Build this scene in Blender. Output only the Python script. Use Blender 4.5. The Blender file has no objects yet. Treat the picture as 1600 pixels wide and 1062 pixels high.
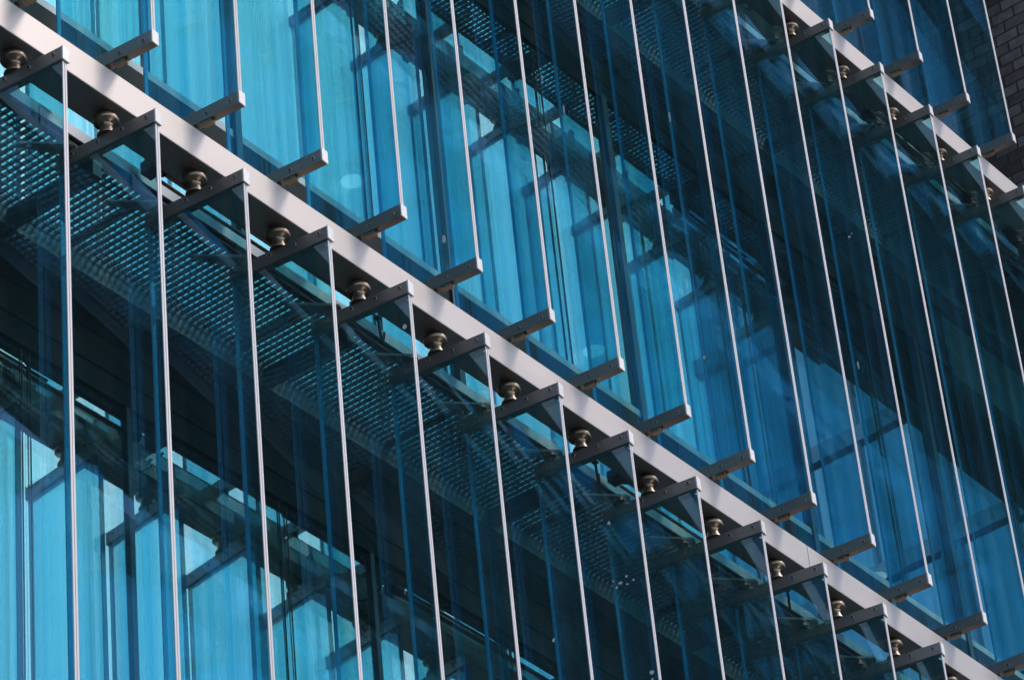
import bpy, bmesh, math, random
from mathutils import Vector, Matrix

random.seed(7)
S = bpy.context.scene
COL = S.collection
R = math.radians

# ------------------------------------------------------------------ scale: 1 unit of the facade grid = 0.5 m
U = 0.5                # fin spacing in metres
ZA = 10.5              # height of the front rail's lower fin heads above the street (m)
H = 7.7798             # storey pitch in grid units
YF = 2.1               # plane of the inner facade (grid units behind the fin tips)
XW = 17.5             # brick return wall

def P(x, y, z):        # grid units -> metres
    return Vector((x * U, y * U, ZA + z * U))

# ------------------------------------------------------------------ camera
cam = bpy.data.cameras.new('camera')
cam_o = bpy.data.objects.new('camera', cam)
COL.objects.link(cam_o)
cam.sensor_width = 36.0
cam.lens = 36.0 * 5808.07 / 1600.0
cam.clip_start = 0.1
cam.clip_end = 2000.0
right = Vector((0.61160575, -0.78650561, -0.08571654))
upv = Vector((-0.41766441, -0.41298873, 0.8093187))
fwd = Vector((0.67193367, 0.45918322, 0.58108168))
M = Matrix((right, upv, -fwd)).transposed().to_4x4()
M.translation = P(-15.42769, -14.17741, -17.81806)
cam_o.matrix_world = M
S.camera = cam_o
S.render.resolution_x, S.render.resolution_y = 1024, 679

# ------------------------------------------------------------------ world and sun
SUN_AZ, SUN_EL = 143.0, 51.0       # azimuth clockwise from +Y
world = bpy.data.worlds.new("World")
S.world = world
world.use_nodes = True
wn = world.node_tree
sky = wn.nodes.new('ShaderNodeTexSky')
sky.sky_type = 'NISHITA'
sky.sun_disc = False
sky.sun_elevation = R(SUN_EL)
sky.sun_rotation = R(SUN_AZ)
wn.links.new(sky.outputs[0], wn.nodes['Background'].inputs[0])
wn.nodes['Background'].inputs[1].default_value = 0.15
sl = bpy.data.lights.new('sun', 'SUN')
sl.energy = 1.05
sl.angle = R(10)
sl.color = (1.0, 0.92, 0.85)
so = bpy.data.objects.new('sun', sl)
COL.objects.link(so)
sd = Vector((math.sin(R(SUN_AZ)) * math.cos(R(SUN_EL)), math.cos(R(SUN_AZ)) * math.cos(R(SUN_EL)), math.sin(R(SUN_EL))))
so.rotation_euler = sd.to_track_quat('Z', 'Y').to_euler()
so.location = (0, -20, 40)
S.view_settings.view_transform = 'Standard'
S.view_settings.look = 'None'
S.view_settings.gamma = 1.0
S.view_settings.exposure = 0.86
S.cycles.max_bounces = 24
S.cycles.glossy_bounces = 10
S.cycles.diffuse_bounces = 3
S.cycles.transmission_bounces = 8
S.cycles.transparent_max_bounces = 64
S.cycles.caustics_reflective = False
S.cycles.caustics_refractive = False

# ------------------------------------------------------------------ materials
def new_mat(name):
    m = bpy.data.materials.new(name)
    m.use_nodes = True
    nt = m.node_tree
    nt.nodes.clear()
    out = nt.nodes.new('ShaderNodeOutputMaterial')
    return m, nt, out

def noise(nt, scale, vec=None, detail=4.0, mapping=None, rough=0.55):
    tc = nt.nodes.new('ShaderNodeTexCoord')
    src = tc.outputs['Object']
    if mapping:
        mp = nt.nodes.new('ShaderNodeMapping')
        mp.inputs['Scale'].default_value = mapping
        nt.links.new(src, mp.inputs[0])
        src = mp.outputs[0]
        if vec is not None:
            nt.links.new(vec, mp.inputs['Location'])
    n = nt.nodes.new('ShaderNodeTexNoise')
    n.inputs['Scale'].default_value = scale
    n.inputs['Detail'].default_value = detail
    n.inputs['Roughness'].default_value = rough
    nt.links.new(src, n.inputs['Vector'])
    return n

def ramp(nt, src, stops):
    r = nt.nodes.new('ShaderNodeValToRGB')
    els = r.color_ramp.elements
    while len(els) < len(stops):
        els.new(0.5)
    for e, (p, c) in zip(els, stops):
        e.position = p
        e.color = c if len(c) == 4 else (*c, 1)
    nt.links.new(src, r.inputs[0])
    return r

def principled(name, col, metallic=0.0, rough=0.5, var=0.08, scale=30.0, mapping=None, bump=0.0, rvar=0.08, spec=0.5):
    m, nt, out = new_mat(name)
    b = nt.nodes.new('ShaderNodeBsdfPrincipled')
    b.inputs['Metallic'].default_value = metallic
    b.inputs['Specular IOR Level'].default_value = spec
    n = noise(nt, scale, mapping=mapping or (1, 1, 1))
    lo = tuple(max(0, c * (1 - var)) for c in col)
    hi = tuple(min(1, c * (1 + var)) for c in col)
    r = ramp(nt, n.outputs[0], [(0.3, lo), (0.7, hi)])
    nt.links.new(r.outputs[0], b.inputs['Base Color'])
    rr = ramp(nt, n.outputs[0], [(0.3, (rough - rvar,) * 3), (0.7, (rough + rvar,) * 3)])
    nt.links.new(rr.outputs[0], b.inputs['Roughness'])
    if bump:
        bp = nt.nodes.new('ShaderNodeBump')
        bp.inputs['Strength'].default_value = bump
        bp.inputs['Distance'].default_value = 0.003
        nt.links.new(n.outputs[0], bp.inputs['Height'])
        nt.links.new(bp.outputs[0], b.inputs['Normal'])
    nt.links.new(b.outputs[0], out.inputs[0])
    return m

M_RAIL = principled('satin_rail_steel', (0.435, 0.378, 0.345), 0.42, 0.47, 0.06, 2.2, (1, 3, 3), rvar=0.05)
M_ARM = principled('brushed_arm_steel', (0.33, 0.285, 0.25), 0.8, 0.38, 0.08, 40.0, (1, 0.15, 6), rvar=0.06)
M_CAP = principled('pale_cap_steel', (0.86, 0.78, 0.72), 0.1, 0.42, 0.05, 60.0)
M_HUB = principled('turned_hub_steel', (0.33, 0.255, 0.185), 0.85, 0.34, 0.08, 25.0)
M_SCREW = principled('screw_steel', (0.42, 0.40, 0.38), 0.6, 0.35, 0.05, 50.0)
M_DARK = principled('dark_coated_steel', (0.025, 0.025, 0.027), 0.0, 0.55, 0.2, 12.0)
M_LEVER = principled('lever_steel', (0.50, 0.48, 0.455), 0.5, 0.4, 0.1, 30.0)
M_CHANNEL = principled('grey_channel', (0.42, 0.41, 0.41), 0.3, 0.5, 0.06, 12.0)
M_GRATE = principled('galvanised_grating', (0.16, 0.172, 0.182), 0.6, 0.5, 0.2, 20.0)
M_LEDGER = principled('slate_ledger', (0.19, 0.215, 0.245), 0.1, 0.5, 0.08, 6.0)
M_SPAN = principled('black_spandrel', (0.018, 0.0175, 0.018), 0.0, 0.6, 0.2, 5.0, spec=0.12)
M_MULL = principled('grey_mullion', (0.07, 0.075, 0.085), 0.3, 0.45, 0.1, 8.0)
M_GASK = principled('black_gasket', (0.01, 0.01, 0.01), 0.0, 0.6, 0.2, 20.0)
M_ROD = principled('push_rod_steel', (0.36, 0.27, 0.2), 0.85, 0.35, 0.12, 18.0)
M_CABLE = principled('black_cable', (0.012, 0.012, 0.013), 0.0, 0.5, 0.2, 30.0)
M_EDGE = principled('ground_glass_edge', (0.74, 0.665, 0.64), 0.0, 0.45, 0.03, 1.2)
M_GROOVE = principled('laminate_groove', (0.22, 0.19, 0.18), 0.0, 0.5, 0.1, 20.0)
M_ROOM = principled('room_grey', (0.16, 0.17, 0.17), 0.0, 0.8, 0.1, 3.0)
M_PLASTER = principled('plain_render', (0.35, 0.34, 0.33), 0.0, 0.8, 0.08, 2.0)
M_SPLAT = principled('dry_splash', (0.75, 0.74, 0.70), 0.0, 0.8, 0.05, 40.0)

def fin_glass():
    m, nt, out = new_mat('blue_fin_glass')
    oi = nt.nodes.new('ShaderNodeObjectInfo')
    sc = nt.nodes.new('ShaderNodeMath'); sc.operation = 'MULTIPLY'; sc.inputs[1].default_value = 37.0
    nt.links.new(oi.outputs['Random'], sc.inputs[0])
    cx = nt.nodes.new('ShaderNodeCombineXYZ')
    nt.links.new(sc.outputs[0], cx.inputs[1])
    n = noise(nt, 1.0, vec=cx.outputs[0], detail=4.0, mapping=(1.0, 17.0, 0.10), rough=0.6)
    r = ramp(nt, n.outputs[0], [(0.34, (0.44, 0.845, 0.895)), (0.66, (0.83, 0.985, 0.965))])
    tr = nt.nodes.new('ShaderNodeBsdfTransparent')
    # every fin comes from its own batch of laminate: a slightly different blue
    vr = ramp(nt, oi.outputs['Random'], [(0.0, (0.80, 0.93, 0.97)), (0.5, (0.95, 0.99, 1.0)), (1.0, (0.88, 0.98, 0.97))])
    vm = nt.nodes.new('ShaderNodeMix'); vm.data_type = 'RGBA'; vm.blend_type = 'MULTIPLY'; vm.inputs[0].default_value = 1.0
    nt.links.new(r.outputs[0], vm.inputs[6]); nt.links.new(vr.outputs[0], vm.inputs[7])
    nt.links.new(vm.outputs[2], tr.inputs[0])
    gl = nt.nodes.new('ShaderNodeBsdfGlossy')
    gl.inputs['Roughness'].default_value = 0.0
    gl.inputs[0].default_value = (0.58, 0.82, 1.0, 1)
    lw = nt.nodes.new('ShaderNodeLayerWeight'); lw.inputs[0].default_value = 0.5
    pw = nt.nodes.new('ShaderNodeMath'); pw.operation = 'POWER'; pw.inputs[1].default_value = 5.0
    nt.links.new(lw.outputs['Facing'], pw.inputs[0])
    ad = nt.nodes.new('ShaderNodeMath'); ad.operation = 'MULTIPLY_ADD'
    ad.inputs[1].default_value = 0.75; ad.inputs[2].default_value = 0.19
    ad.use_clamp = True
    nt.links.new(pw.outputs[0], ad.inputs[0])
    mx = nt.nodes.new('ShaderNodeMixShader')
    nt.links.new(ad.outputs[0], mx.inputs[0])
    nt.links.new(tr.outputs[0], mx.inputs[1])
    nt.links.new(gl.outputs[0], mx.inputs[2])
    # a thin film of street dust, washed into vertical runs
    df = nt.nodes.new('ShaderNodeBsdfDiffuse'); df.inputs[0].default_value = (0.5, 0.5, 0.5, 1)
    n2 = noise(nt, 1.0, vec=cx.outputs[0], detail=8.0, mapping=(1.0, 60.0, 0.35), rough=0.75)
    r2 = ramp(nt, n2.outputs[0], [(0.42, (0.014,) * 3), (0.85, (0.075,) * 3)])
    mx2 = nt.nodes.new('ShaderNodeMixShader')
    nt.links.new(r2.outputs[0], mx2.inputs[0])
    nt.links.new(mx.outputs[0], mx2.inputs[1])
    nt.links.new(df.outputs[0], mx2.inputs[2])
    nt.links.new(mx2.outputs[0], out.inputs[0])
    return m

def back_edge_glass():
    m, nt, out = new_mat('cyan_glass_edge')
    tr = nt.nodes.new('ShaderNodeBsdfTransparent'); tr.inputs[0].default_value = (0.25, 0.7, 0.9, 1)
    df = nt.nodes.new('ShaderNodeBsdfTranslucent'); df.inputs[0].default_value = (0.22, 0.66, 0.88, 1)
    d2 = nt.nodes.new('ShaderNodeBsdfDiffuse'); d2.inputs[0].default_value = (0.22, 0.66, 0.88, 1)
    a = nt.nodes.new('ShaderNodeMixShader'); a.inputs[0].default_value = 0.5
    nt.links.new(df.outputs[0], a.inputs[1]); nt.links.new(d2.outputs[0], a.inputs[2])
    n = noise(nt, 3.0, mapping=(1, 1, 0.6))
    r = ramp(nt, n.outputs[0], [(0.3, (0.6,) * 3), (0.7, (0.9,) * 3)])
    mx = nt.nodes.new('ShaderNodeMixShader')
    nt.links.new(r.outputs[0], mx.inputs[0])
    nt.links.new(tr.outputs[0], mx.inputs[1]); nt.links.new(a.outputs[0], mx.inputs[2])
    nt.links.new(mx.outputs[0], out.inputs[0])
    return m

def facade_glass():
    m, nt, out = new_mat('mirror_window_glass')
    gl = nt.nodes.new('ShaderNodeBsdfGlossy')
    gl.inputs['Roughness'].default_value = 0.0
    gl.inputs[0].default_value = (0.97, 1.0, 0.97, 1)
    n = noise(nt, 0.9, detail=1.0, mapping=(1, 1, 0.5))
    bp = nt.nodes.new('ShaderNodeBump'); bp.inputs['Strength'].default_value = 0.12; bp.inputs['Distance'].default_value = 0.004
    nt.links.new(n.outputs[0], bp.inputs['Height'])
    nt.links.new(bp.outputs[0], gl.inputs['Normal'])
    tr = nt.nodes.new('ShaderNodeBsdfTransparent'); tr.inputs[0].default_value = (0.90, 0.97, 0.97, 1)
    mx = nt.nodes.new('ShaderNodeMixShader'); mx.inputs[0].default_value = 0.50
    nt.links.new(tr.outputs[0], mx.inputs[1]); nt.links.new(gl.outputs[0], mx.inputs[2])
    nt.links.new(mx.outputs[0], out.inputs[0])
    return m

def brick_mat():
    m, nt, out = new_mat('dark_brick')
    tc = nt.nodes.new('ShaderNodeTexCoord')
    sp = nt.nodes.new('ShaderNodeSeparateXYZ'); nt.links.new(tc.outputs['Object'], sp.inputs[0])
    cb = nt.nodes.new('ShaderNodeCombineXYZ')
    ad = nt.nodes.new('ShaderNodeMath'); ad.operation = 'ADD'
    nt.links.new(sp.outputs[1], ad.inputs[0]); nt.links.new(sp.outputs[0], ad.inputs[1])
    nt.links.new(ad.outputs[0], cb.inputs[0]); nt.links.new(sp.outputs[2], cb.inputs[1])
    bt = nt.nodes.new('ShaderNodeTexBrick')
    bt.inputs['Scale'].default_value = 1.0
    bt.inputs['Brick Width'].default_value = 0.158
    bt.inputs['Row Height'].default_value = 0.08
    bt.inputs['Mortar Size'].default_value = 0.006
    bt.inputs['Mortar Smooth'].default_value = 0.2
    bt.inputs['Bias'].default_value = -0.1
    bt.inputs['Color1'].default_value = (0.085, 0.058, 0.05, 1)
    bt.inputs['Color2'].default_value = (0.27, 0.22, 0.20, 1)
    bt.inputs['Mortar'].default_value = (0.045, 0.04, 0.037, 1)
    nt.links.new(cb.outputs[0], bt.inputs['Vector'])
    n = nt.nodes.new('ShaderNodeTexNoise'); n.inputs['Scale'].default_value = 22.0; n.inputs['Detail'].default_value = 6.0
    nt.links.new(tc.outputs['Object'], n.inputs['Vector'])
    r = ramp(nt, n.outputs[0], [(0.25, (0.6, 0.6, 0.6)), (0.75, (1.25, 1.2, 1.15))])
    mx = nt.nodes.new('ShaderNodeMix'); mx.data_type = 'RGBA'; mx.blend_type = 'MULTIPLY'
    mx.inputs[0].default_value = 1.0
    nt.links.new(bt.outputs[0], mx.inputs[6]); nt.links.new(r.outputs[0], mx.inputs[7])
    b = nt.nodes.new('ShaderNodeBsdfPrincipled'); b.inputs['Roughness'].default_value = 0.85
    nt.links.new(mx.outputs[2], b.inputs['Base Color'])
    iv = nt.nodes.new('ShaderNodeMath'); iv.operation = 'SUBTRACT'; iv.inputs[0].default_value = 1.0
    nt.links.new(bt.outputs['Fac'], iv.inputs[1])
    bp = nt.nodes.new('ShaderNodeBump'); bp.inputs['Distance'].default_value = 0.008
    nt.links.new(iv.outputs[0], bp.inputs['Height'])
    nt.links.new(bp.outputs[0], b.inputs['Normal'])
    nt.links.new(b.outputs[0], out.inputs[0])
    return m

def lamp_mat():
    m, nt, out = new_mat('lit_lamp_lens')
    e = nt.nodes.new('ShaderNodeEmission'); e.inputs[0].default_value = (1.0, 0.97, 0.9, 1)
    n = noise(nt, 9.0)
    r = ramp(nt, n.outputs[0], [(0.2, (6.0,) * 3), (0.8, (8.0,) * 3)])
    r.color_ramp.elements[0].color = (0.8, 0.8, 0.8, 1); r.color_ramp.elements[1].color = (1, 1, 1, 1)
    mu = nt.nodes.new('ShaderNodeMath'); mu.operation = 'MULTIPLY'; mu.inputs[1].default_value = 8.0
    mu.inputs[1].default_value = 0.9; nt.links.new(r.outputs[0], mu.inputs[0]); nt.links.new(mu.outputs[0], e.inputs[1])
    nt.links.new(e.outputs[0], out.inputs[0])
    return m

def vary(m, amount):
    # objects sharing a material differ a little in tone from piece to piece
    nt = m.node_tree
    b = next(n for n in nt.nodes if n.type == 'BSDF_PRINCIPLED')
    src = b.inputs['Base Color'].links[0].from_socket
    oi = nt.nodes.new('ShaderNodeObjectInfo')
    r = ramp(nt, oi.outputs['Random'], [(0.0, (1 - amount,) * 3), (1.0, (1.0,) * 3)])
    mx = nt.nodes.new('ShaderNodeMix'); mx.data_type = 'RGBA'; mx.blend_type = 'MULTIPLY'; mx.inputs[0].default_value = 1.0
    nt.links.new(src, mx.inputs[6]); nt.links.new(r.outputs[0], mx.inputs[7])
    nt.links.new(mx.outputs[2], b.inputs['Base Color'])
for _m, _a in ((M_ARM, 0.3), (M_CAP, 0.15), (M_EDGE, 0.14), (M_HUB, 0.35), (M_LEVER, 0.3)):
    vary(_m, _a)

M_FIN, M_BACK, M_WIN, M_BRICK, M_LAMP = fin_glass(), back_edge_glass(), facade_glass(), brick_mat(), lamp_mat()
M_TOWER = principled('added_tower_glass', (0.62, 0.86, 1.0), 1.0, 0.12, 0.15, 0.08, rvar=0.02)
M_TBAND = principled('added_tower_band', (0.42, 0.54, 0.70), 0.0, 0.6, 0.1, 0.5)
M_ASPHALT = principled('asphalt', (0.042, 0.042, 0.043), 0.0, 0.85, 0.3, 3.0)
M_PAVE = principled('pavement_stone', (0.11, 0.105, 0.10), 0.0, 0.8, 0.15, 1.5)

# ------------------------------------------------------------------ mesh helpers (all in grid units, scaled to metres on build)
class MB:
    def __init__(self):
        self.bm = bmesh.new()
    def box(self, x0, x1, y0, y1, z0, z1, bevel=0.0):
        bm = bmesh.new()
        vs = [bm.verts.new((x, y, z)) for x in (x0, x1) for y in (y0, y1) for z in (z0, z1)]
        for f in ((0, 1, 3, 2), (4, 6, 7, 5), (0, 4, 5, 1), (2, 3, 7, 6), (0, 2, 6, 4), (1, 5, 7, 3)):
            bm.faces.new([vs[i] for i in f])
        if bevel:
            bmesh.ops.bevel(bm, geom=bm.edges[:], offset=bevel, segments=2, affect='EDGES', profile=0.5)
        self._merge(bm)
        return self
    def cyl(self, p0, p1, r0, r1=None, n=20, bevel=0.0):
        r1 = r0 if r1 is None else r1
        p0, p1 = Vector(p0), Vector(p1)
        d = p1 - p0
        bm = bmesh.new()
        bmesh.ops.create_cone(bm, cap_ends=True, segments=n, radius1=r0, radius2=r1, depth=d.length)
        if bevel:
            es = [e for e in bm.edges if len(e.link_faces) == 2 and any(len(f.verts) > 4 for f in e.link_faces)]
            bmesh.ops.bevel(bm, geom=es, offset=bevel, segments=2, affect='EDGES', profile=0.5)
        q = Vector((0, 0, 1)).rotation_difference(d.normalized()).to_matrix().to_4x4()
        q.translation = (p0 + p1) / 2
        bmesh.ops.transform(bm, matrix=q, verts=bm.verts[:])
        for f in bm.faces:
            f.smooth = len(f.verts) == 4 and f.calc_area() > 0
        self._merge(bm)
        return self
    def lathe(self, prof, n=24, centre=(0, 0, 0)):
        bm = bmesh.new()
        rings = []
        for r, z in prof:
            rings.append([bm.verts.new((centre[0] + r * math.cos(2 * math.pi * i / n), centre[1] + r * math.sin(2 * math.pi * i / n), centre[2] + z)) for i in range(n)])
        for a, b in zip(rings, rings[1:]):
            for i in range(n):
                f = bm.faces.new((a[i], a[(i + 1) % n], b[(i + 1) % n], b[i]))
                f.smooth = True
        bm.faces.new(rings[0][::-1]); bm.faces.new(rings[-1])
        self._merge(bm)
        return self
    def prism(self, pts, z0, z1):
        bm = bmesh.new()
        a = [bm.verts.new((x, y, z0)) for x, y in pts]
        b = [bm.verts.new((x, y, z1)) for x, y in pts]
        bm.faces.new(a[::-1]); bm.faces.new(b)
        n = len(pts)
        for i in range(n):
            bm.faces.new((a[i], a[(i + 1) % n], b[(i + 1) % n], b[i]))
        bmesh.ops.recalc_face_normals(bm, faces=bm.faces[:])
        self._merge(bm)
        return self
    def tube(self, pts, r, n=10):
        bm = bmesh.new()
        rings = []
        pts = [Vector(p) for p in pts]
        for i, p in enumerate(pts):
            t = (pts[min(i + 1, len(pts) - 1)] - pts[max(i - 1, 0)]).normalized()
            u = t.cross(Vector((0.3, 0.2, 1))).normalized()
            v = t.cross(u)
            rings.append([bm.verts.new(p + r * (math.cos(2 * math.pi * k / n) * u + math.sin(2 * math.pi * k / n) * v)) for k in range(n)])
        for a, b in zip(rings, rings[1:]):
            for i in range(n):
                f = bm.faces.new((a[i], a[(i + 1) % n], b[(i + 1) % n], b[i])); f.smooth = True
        bm.faces.new(rings[0][::-1]); bm.faces.new(rings[-1])
        bmesh.ops.recalc_face_normals(bm, faces=bm.faces[:])
        self._merge(bm)
        return self
    def _merge(self, bm):
        me = bpy.data.meshes.new('tmp')
        bm.to_mesh(me); bm.free()
        self.bm.from_mesh(me)
        bpy.data.meshes.remove(me)
    def mesh(self, name, mat):
        me = bpy.data.meshes.new(name)
        bmesh.ops.recalc_face_normals(self.bm, faces=self.bm.faces[:])
        bmesh.ops.scale(self.bm, vec=(U, U, U), verts=self.bm.verts[:])
        self.bm.to_mesh(me); self.bm.free()
        me.materials.append(mat)
        return me

def link(name, data, parent=None, loc=None, rot=None):
    o = bpy.data.objects.new(name, data)
    COL.objects.link(o)
    if parent is not None:
        o.parent = parent
    if loc is not None:
        o.location = loc
    if rot is not None:
        o.rotation_euler = rot
    return o

def thing(name, label, cat, loc=(0, 0, 0), rz=0.0, group=None):
    o = link(name, None, None, loc, (0, 0, rz))
    o.empty_display_size = 0.1
    tag(o, label, cat, group)
    return o

def tag(o, label, cat, group=None):
    o['label'] = label
    o['category'] = cat
    if group:
        o['group'] = group

def u3(x, y, z):
    return Vector((x * U, y * U, z * U))

ORD = ['first', 'second', 'third', 'fourth', 'fifth', 'sixth', 'seventh', 'eighth', 'ninth', 'tenth', 'eleventh', 'twelfth',
       'thirteenth', 'fourteenth', 'fifteenth', 'sixteenth', 'seventeenth', 'eighteenth', 'nineteenth', 'twentieth', 'twenty-first']

# ------------------------------------------------------------------ ground and pavement
g = link('ground', MB().box(-800, 800, -800, 800, -0.4, 0).mesh('ground', M_ASPHALT)); g['kind'] = 'structure'
pv = link('pavement', MB().box(-120, XW + 100, -9, YF - 0.1, 0.0, 0.28).mesh('pavement', M_PAVE), None, (0, 0, 0.004)); pv['kind'] = 'structure'

# ------------------------------------------------------------------ the building behind: glass curtain wall
ZB = -ZA / U + 0.28                     # foot of the building in grid units
bld = thing('office_building', 'glass office building whose mirror windows show behind the blue glass fins', 'building', (0, 0, 0))
X0, X1 = -14.0, XW + 8.8
levels = [-2, -1, 0, 1, 2]              # rail levels; windows run from level i to level i + 1
MX = {-2: 2.86, -1: 2.86, 0: 1.35, 1: 1.35}
pitch = 3.05
for lv in levels[:-1]:
    zb = lv * H + 0.55 if lv > -2 else ZB
    zt = (lv + 1) * H - 0.75
    xs = []
    x = MX[lv] - 8 * pitch
    while x < X1:
        if x > X0 + 0.3 and x < X1 - 0.5:
            xs.append(x)
        x += pitch
    edges = [X0] + xs + [X1]
    pane_z0, pane_z1 = zb + 0.02, zt - 0.02
    for a, b in zip(edges, edges[1:]):
        # each bay: two panes either side of a thin double joint
        j = a + 0.62 * (b - a)
        for (pa, pb) in ((a + 0.05, j - 0.003), (j + 0.003, b - 0.05)):
            if pb - pa < 0.05:
                continue
            w, hgt = pb - pa, pane_z1 - pane_z0
            me = MB().box(-w / 2, w / 2, 0, 0.07, -hgt / 2, hgt / 2).mesh('window_pane', M_WIN)
            o = link('window_pane', me, bld, P((pa + pb) / 2, YF, (pane_z0 + pane_z1) / 2),
                     (R(random.uniform(-.12, .12)), 0, R(random.uniform(-.25, .25))))
        js = MB().box(j - 0.050, j - 0.042, YF - 0.014, YF - 0.004, pane_z0, pane_z1)
        js.box(j + 0.042, j + 0.050, YF - 0.014, YF - 0.004, pane_z0, pane_z1)
        link('window_joint', js.mesh('window_joint', M_GASK), bld, (0, 0, ZA))
    if lv >= -1:
        zz = lv * H
        link('transom', MB().box(X0, X1, YF - 0.030, YF + 0.03, zz + 2.40, zz + 2.88).mesh('transom', M_SPAN), bld, (0, 0, ZA))
        link('window_ledge', MB().box(X0, X1, YF - 0.034, YF + 0.03, zz + 2.8805, zz + 2.965, 0.003).mesh('window_ledge', M_CHANNEL), bld, (0, 0, ZA))
    for x in xs:
        link('mullion', MB().box(x - (0.028 if lv < 0 else 0.042), x + (0.028 if lv < 0 else 0.042), YF - (0.03 if lv < 0 else 0.06), YF + 0.12, zb, zt, 0.006).mesh('mullion', M_MULL), bld, (0, 0, ZA))
for lv in levels[1:]:
    z = lv * H
    sp = MB().box(X0, X1 if lv < 1 else XW, YF + 0.0, YF + 0.25, z - 0.75, z + 0.55)
    link('spandrel_panel', sp.mesh('spandrel_panel', M_SPAN), bld, (0, 0, ZA))
    tr = MB()
    for (za, zc, d) in ((-0.76, -0.71, 0.03), (-0.50, -0.48, 0.010), (-0.18, -0.165, 0.008), (0.50, 0.56, 0.05)):
        tr.box(X0, X1 if lv < 1 else XW, YF - d, YF - 0.001, z + za, z + zc)
    link('transom', tr.mesh('transom', M_SPAN), bld, (0, 0, ZA))
    fl = MB().box(X0, XW + 10, YF + 0.26, YF + 16, z - 0.70, z + 0.5)
    link('floor_slab', fl.mesh('floor_slab', M_ROOM), bld, (0, 0, ZA))
link('back_wall', MB().box(X0, XW + 10, YF + 16, YF + 16.4, ZB, 2 * H + 0.6).mesh('back_wall', M_ROOM), bld, (0, 0, ZA))
link('end_wall', MB().box(X0 - 0.5, X0, YF - 0.1, YF + 16.4, ZB, 2 * H + 0.6).mesh('end_wall', M_PLASTER), bld, (0, 0, ZA))
link('end_wall', MB().box(XW + 8.8, XW + 10.4, YF - 0.3, YF + 16.4, ZB, 2 * H + 0.6).mesh('end_wall', M_PLASTER), bld, (0, 0, ZA))

# ------------------------------------------------------------------ brick return wall at the far end
WL = 1.5                                   # reach of the unseen brick overhang, added to shade the far rail end
bwm = MB().box(XW, XW + 9.0, 0.0, YF + 0.25, 8.6, 2 * H + 6).box(XW, XW + 9.0, -WL, -0.0005, 14.0, 2 * H + 6)
bw = link('brick_wall', bwm.mesh('brick_wall', M_BRICK), None, (0, 0, ZA))
tag(bw, 'dark brown brick wall jutting out at the far end of the glass front', 'wall')

# ------------------------------------------------------------------ unseen tower, added to turn the windows' reflection deep blue at the right
tw = thing('added_blue_tower', 'unseen blue tower added so the windows at the right mirror deep blue', 'building', (0, 0, 0))
def tower():
    x0, x1, y0, y1, h = 57.7 / U, 84.0 / U, -29.9 / U, -6.0 / U, 78.0 / U
    link('added_tower_glazing', MB().box(x0, x1, y0, y1, 0.3, h).mesh('added_tower_glazing', M_TOWER), tw)
    m = MB()
    z = 3.5 / U
    while z < h:
        m.box(x0 - 0.3, x1 + 0.3, y0 - 0.3, y1 + 0.3, z, z + 0.9)
        z += 3.9 / U
    link('added_tower_bands', m.mesh('added_tower_bands', M_TBAND), tw)
    m = MB()
    y = y0 + 1.5
    while y < y1:
        m.box(x0 - 0.25, x0 - 0.02, y, y + 0.2, 0.3, h); y += 3.0
    x = x0 + 1.5
    while x < x1:
        m.box(x, x + 0.2, y0 - 0.25, y0 - 0.02, 0.3, h); x += 3.0
    link('added_tower_mullions', m.mesh('added_tower_mullions', M_TBAND), tw)
tower()

# ------------------------------------------------------------------ ceiling downlights glimpsed through the windows
def downlight(x, y, z, label):
    t = thing('ceiling_lamp', label, 'ceiling lamp', P(x, y, z), 0, 'round lamps behind the windows')
    ring = MB().lathe([(0.10, 0.0), (0.13, -0.03), (0.16, -0.03), (0.17, 0.0)])
    link('trim_ring', ring.mesh('trim_ring', M_CAP), t)
    link('lamp_lens', MB().cyl((0, 0, -0.030), (0, 0, -0.012), 0.122, n=28).mesh('lamp_lens', M_LAMP), t)
    return t

# ------------------------------------------------------------------ long rails
RY0, RY1, RZ0, RZ1 = 0.34, 0.64, 0.21, 0.51
def rail(name, z, segs, label):
    t = thing(name, label, 'steel rail', P(segs[0][0], 0.49, z + RZ0), 0, 'long steel rails carrying the fins')
    for a, b in segs:
        m = MB().box(a + 0.004, b - 0.004, RY0, RY1, RZ0, RZ1, 0.008)
        bmesh.ops.translate(m.bm, vec=(-segs[0][0], -0.49, -RZ0), verts=m.bm.verts[:])
        link('rail_segment', m.mesh('rail_segment', M_RAIL), t)
    return t
rail('support_rail', 0, [(-5, 10.3), (10.3, XW)], 'pale satin steel rail running corner to corner across the front')
rail('support_rail', H, [(-5, 6.3), (6.3, XW)], 'pale satin steel rail cutting the top right corner beside the brick wall')

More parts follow.
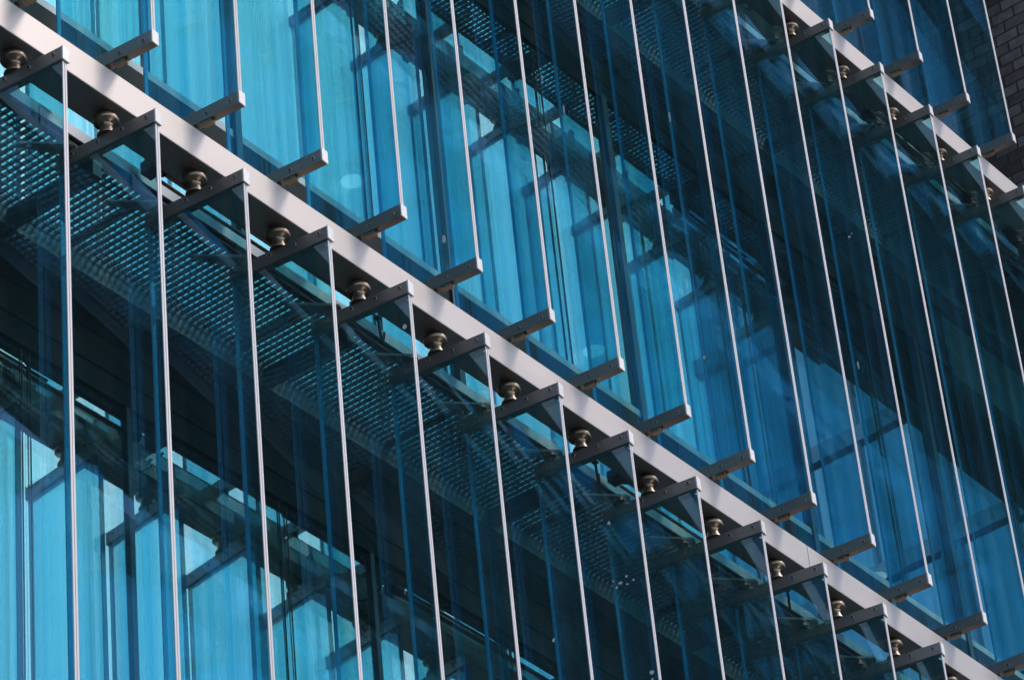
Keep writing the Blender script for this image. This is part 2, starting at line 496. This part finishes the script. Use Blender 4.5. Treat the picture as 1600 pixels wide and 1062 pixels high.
# ------------------------------------------------------------------ grating walkways behind the rails
def walkway(z, label):
    xa, xb = -5.0, XW
    t = thing('walkway', label, 'walkway', P(xa, 0.95, z + 0.3), 0, 'grating walkways behind the rails')
    def put(name, m, mat):
        bmesh.ops.translate(m.bm, vec=(-xa, -0.95, -0.3), verts=m.bm.verts[:])
        return link(name, m.mesh(name, mat), t)
    gy0, gy1 = 1.02, 1.88
    m = MB()
    n = int((xb - xa) / 0.068)
    for i in range(n):
        x = xa + 0.03 + i * 0.068
        m.box(x - 0.006, x + 0.006, gy0, gy1, 0.300, 0.340)
    x = xa + 1.0
    while x < xb:
        m.box(x - 0.016, x + 0.016, gy0, gy1, 0.292, 0.3405)
        x += 2.0
    y = gy0 + 0.035
    while y < gy1:
        m.box(xa, xb, y - 0.005, y + 0.005, 0.318, 0.332)
        y += 0.066
    put('grating', m, M_GRATE)
    put('edge_channel', MB().box(xa, xb, 0.945, 0.972, 0.335, 0.445, 0.003), M_CHANNEL)
    put('edge_angle', MB().box(xa, xb, 0.973, 1.019, 0.285, 0.42, 0.004), M_DARK)
    put('ledger_beam', MB().box(xa, xb, 1.881, YF - 0.052, 0.11, 0.42, 0.004), M_LEDGER)
    x = 1.35 - 2 * pitch
    while x < xb:
        if x > xa:
            put('bracket', MB().box(x - 0.05, x + 0.05, 0.975, 1.88, 0.13, 0.284, 0.004), M_LEDGER)
        x += pitch
    return t
walkway(0, 'steel grating walkway seen from below behind the corner to corner rail')
walkway(H, 'steel grating walkway seen from below behind the top right rail')

# ------------------------------------------------------------------ push rods that turn the fins
def push_rod(xa, L, z, label):
    t = thing('push_rod', label, 'push rod', P(xa, 0.79, z + 0.385), 0, 'push rods behind the rails')
    link('rod', MB().cyl((0.2, 0, 0), (L, 0, 0), 0.024, n=14).cyl((0.2, 0.075, -0.02), (L * 0.6, 0.075, -0.02), 0.016, n=12).mesh('rod', M_ROD), t)
    for x in (0.0, L - 0.05):
        c = MB().cyl((x, 0, 0), (x + 0.2, 0, 0), 0.042, n=14, bevel=0.005)
        c.box(x + 0.03, x + 0.15, -0.06, 0.10, -0.055, 0.06, 0.006)
        link('rod_housing', c.mesh('rod_housing', M_DARK), t)
    return t
push_rod(1.72, 2.6, 0, 'bronze push rod behind the left end of the corner to corner rail')
push_rod(7.85, 2.6, 0, 'bronze push rod behind the corner to corner rail right of its middle')
push_rod(13.9, 2.2, H, 'bronze push rod behind the top right rail near the brick wall')

# ------------------------------------------------------------------ the glass fins
FB, FT = 0.655, 0.0                       # fin foot (above the rail) and head (under the next rail)
PIV = 0.49
FH = H - FB                               # overall height in grid units
ARM_H, ARM_W, ARM_L = 0.125, 0.075, 0.945

def arm_mesh():
    m = MB()
    w = ARM_W / 2
    m.box(-w, w, -PIV + 0.014, ARM_L - PIV, 0, ARM_H, 0.005)
    return m.mesh('clamp_arm', M_ARM)
def cap_mesh():
    return MB().box(-ARM_W / 2 - 0.003, ARM_W / 2 + 0.003, -PIV, -PIV + 0.0135, -0.003, ARM_H + 0.003, 0.004).mesh('end_cap', M_CAP)
def screw_mesh():
    m = MB().cyl((0, 0, 0), (-0.008, 0, 0), 0.019, n=14, bevel=0.001)
    return m.mesh('screw', M_SCREW)
def hex_mesh():
    return MB().cyl((0, 0, 0), (-0.0095, 0, 0), 0.013, n=6).mesh('socket', M_GASK)
A_ME, C_ME, S_ME, X_ME = arm_mesh(), cap_mesh(), screw_mesh(), hex_mesh()

T = 0.022                                 # half thickness of the laminated glass
gz0, gz1 = ARM_H - 0.05, FH - ARM_H + 0.05
PANE = MB().box(-T, T, -PIV + 0.025, ARM_L - PIV - 0.025, gz0, gz1).mesh('glass_pane', M_FIN)
def edge_mesh(side):
    m = MB()
    a, b = (-T - 0.002, -0.0028) if side < 0 else (0.0028, T + 0.002)
    return m.box(a, b, -PIV + 0.016, -PIV + 0.0245, ARM_H + 0.004, FH - ARM_H - 0.004, 0.002).mesh('edge_strip', M_EDGE)
E1, E2 = edge_mesh(-1), edge_mesh(1)
GR = MB().box(-0.0026, 0.0026, -PIV + 0.020, -PIV + 0.0245, ARM_H + 0.004, FH - ARM_H - 0.004).mesh('joint_line', M_GROOVE)
BE = MB().box(-T, T, ARM_L - PIV - 0.0245, ARM_L - PIV - 0.012, ARM_H + 0.004, FH - ARM_H - 0.004).mesh('back_edge', M_BACK)

HUB = MB().lathe([(0.075, 0.0), (0.073, 0.012), (0.056, 0.045), (0.048, 0.085), (0.052, 0.112), (0.093, 0.120), (0.099, 0.124), (0.099, 0.160), (0.094, 0.165), (0.05, 0.168), (0.05, 0.209)], 28).mesh('pivot_hub', M_HUB)
PIN = MB().lathe([(0.036, 0.0), (0.036, 0.015), (0.026, 0.02), (0.026, 0.0515), (0.026, 0.085), (0.02, 0.09)], 14).mesh('lever_pin', M_HUB)
FOOT = MB().box(-0.03, 0.03, -0.205, -0.10, -0.030, -0.001, 0.003).box(-0.012, 0.012, -0.219, -0.2055, -0.026, -0.006, 0.003).lathe([(0.07, -0.145), (0.07, -0.10), (0.05, -0.09), (0.05, -0.001)]).mesh('foot_block', M_HUB)

def lever_outline():
    pts = []
    def arc(cx, cy, r, a0, a1, n=6):
        for i in range(n + 1):
            a = R(a0 + (a1 - a0) * i / n)
            pts.append((cx + r * math.cos(a), cy + r * math.sin(a)))
    arc(0.0, 0.255, 0.07, -130, 50)
    arc(-0.27, 0.515, 0.03, 50, 230)
    return pts
LEVER = MB().prism(lever_outline(), 0.052, 0.074).mesh('lever_plate', M_LEVER)

def build_fin(label, group):
    t = thing('glass_fin', label, 'glass fin', (0, 0, 0), 0, group)
    link('glass_pane', PANE, t)
    link('edge_strip', E1, t); link('edge_strip', E2, t)
    link('joint_line', GR, t)
    link('back_edge', BE, t)
    for z in (0.0, FH - ARM_H):
        a = link('clamp_arm', A_ME, t, u3(0, 0, z))
        link('end_cap', C_ME, a)
        for yy in (-0.40, -0.17, 0.06, 0.30):
            s = link('screw', S_ME, a, u3(-ARM_W / 2, yy, ARM_H * (0.62 if z else 0.42)))
            sx = link('screw_socket', X_ME, a, u3(-ARM_W / 2, yy, ARM_H * (0.62 if z else 0.42)))
    link('foot_block', FOOT, t)
    link('pivot_hub', HUB, t, u3(0, 0, FH))
    link('lever_plate', LEVER, t, u3(0, 0, FH))
    link('lever_pin', PIN, t, u3(0.0, 0.255, FH))
    return t

def copy_tree(o, parent=None):
    c = o.copy()
    COL.objects.link(c)
    if parent is not None:
        c.parent = parent
        c.matrix_parent_inverse = o.matrix_parent_inverse.copy()
    for ch in list(o.children):
        copy_tree(ch, c)
    return c

PROTO = None
def place_fin(k, zrail_below, ang, label, group):
    global PROTO
    if PROTO is None:
        PROTO = build_fin(label, group)
        t = PROTO
    else:
        t = copy_tree(PROTO)
    a = R(ang + random.uniform(-0.45, 0.45))
    ox = math.cos(a) * (ARM_W / 2) - math.sin(a) * (-PIV)
    oy = math.sin(a) * (ARM_W / 2) + math.cos(a) * (-PIV)
    t.location = P(k - ox, -oy, zrail_below + FB)
    t.rotation_euler = (0, 0, a)
    tag(t, label, 'glass fin', group)
    return t

FINS = {}
for k in range(-4, 0):
    FINS['a', k] = place_fin(k, -H, 4.5,
              'tall blue glass fin under the front rail, %s beyond the left edge of the view' % ORD[-1 - k], 'glass fins under the front rail')
for k in range(0, 14):
    FINS['a', k] = place_fin(k, -H, 5.0 + 0.5 * (k - 1),
              'tall blue glass fin hung under the front rail, %s from the left of its row' % ORD[k], 'glass fins under the front rail')
for k in range(-4, 17):
    FINS['b', k] = place_fin(k, 0.0, 4.5,
              'tall blue glass fin between the two rails, %s from the brick wall' % ORD[16 - k], 'glass fins between the two rails')
for k in range(4, 17):
    FINS['c', k] = place_fin(k, H, 4.5,
              'tall blue glass fin above the top right rail, %s from the brick wall' % ORD[16 - k], 'glass fins above the top right rail')

for k in range(0, 4):
    for ch in FINS['a', k].children:
        if ch.name.startswith('lever_p'):
            ch.location.y += 0.11 * U

downlight(9.2, 4.47, 6.5, 'round white ceiling lamp behind the bright windows near the upper left')
downlight(13.49, 4.48, 6.5, 'round white ceiling lamp behind the windows above the middle of the rail')
downlight(19.93, 4.85, 6.5, 'round white ceiling lamp behind the deep blue windows at lower right')

# ------------------------------------------------------------------ control cables looping behind the rail
def cable(k, z, label):
    t = link('control_cable', None, None, P(k, 0.66, z + 0.2))
    tag(t, label, 'cable', 'control cables behind the rail')
    pts = []
    for i in range(15):
        f = i / 14
        pts.append((0.02 + 0.34 * f, 0.0 + 0.20 * f, 0.0 - 0.16 * math.sin(math.pi * f) + 0.12 * f))
    link('cable_loop', MB().tube(pts, 0.012).mesh('cable_loop', M_CABLE), t)
    link('cable_clip', MB().box(0.0, 0.05, -0.021, 0.03, -0.012, 0.0095, 0.003).mesh('cable_clip', M_DARK), t)
cable(4.35, 0, 'black control cable drooping behind the rail near the middle of the picture')
cable(7.35, 0, 'black control cable drooping behind the rail right of the middle')
cable(10.35, 0, 'black control cable drooping behind the rail near the lower right')

# ------------------------------------------------------------------ bird splashes on the glass
def splash(row, k, y, z, r, n=1, run=0.0):
    for i in range(n):
        rr = r * random.uniform(0.5, 1.0) if i else r
        yy = y + (random.uniform(-.07, .07) if i else 0)
        zz = z + (random.uniform(-.06, .06) if i else 0)
        pts = []
        m = 11
        for j in range(m):
            a = 2 * math.pi * j / m
            q = rr * random.uniform(0.65, 1.2)
            pts.append((q * math.cos(a), q * math.sin(a) * 1.15 - (run * (0.5 - 0.5 * math.sin(a)) if run else 0)))
        mb = MB().prism(pts, 0.0, 0.0015)
        o = link('splash', mb.mesh('splash', M_SPLAT), FINS[row, k], u3(-T - 0.0005, yy, zz), (R(90), 0, R(-90)))
for a in (('a', 4, -.412, 6.70, .020), ('a', 7, -.188, 6.293, .017), ('a', 7, -.235, 5.68, .013, 6), ('a', 7, -.355, 5.665, .010, 2),
          ('a', 6, -.178, 4.715, .016, 1), ('a', 7, -.413, 4.742, .02, 2), ('b', 5, -.176, .49, .018, 1, .05), ('b', 7, -.232, 3.083, .009, 1, .09),
          ('b', 9, -.151, 4.235, .009, 1, .12), ('b', 12, -.282, 4.288, .014, 2), ('b', 9, -.154, 1.293, .02), ('b', 12, -.137, 2.777, .011, 1, .08),
          ('a', 3, .082, 4.444, .012), ('b', 7, -.043, 3.544, .008, 1, .06)):
    splash(*a)
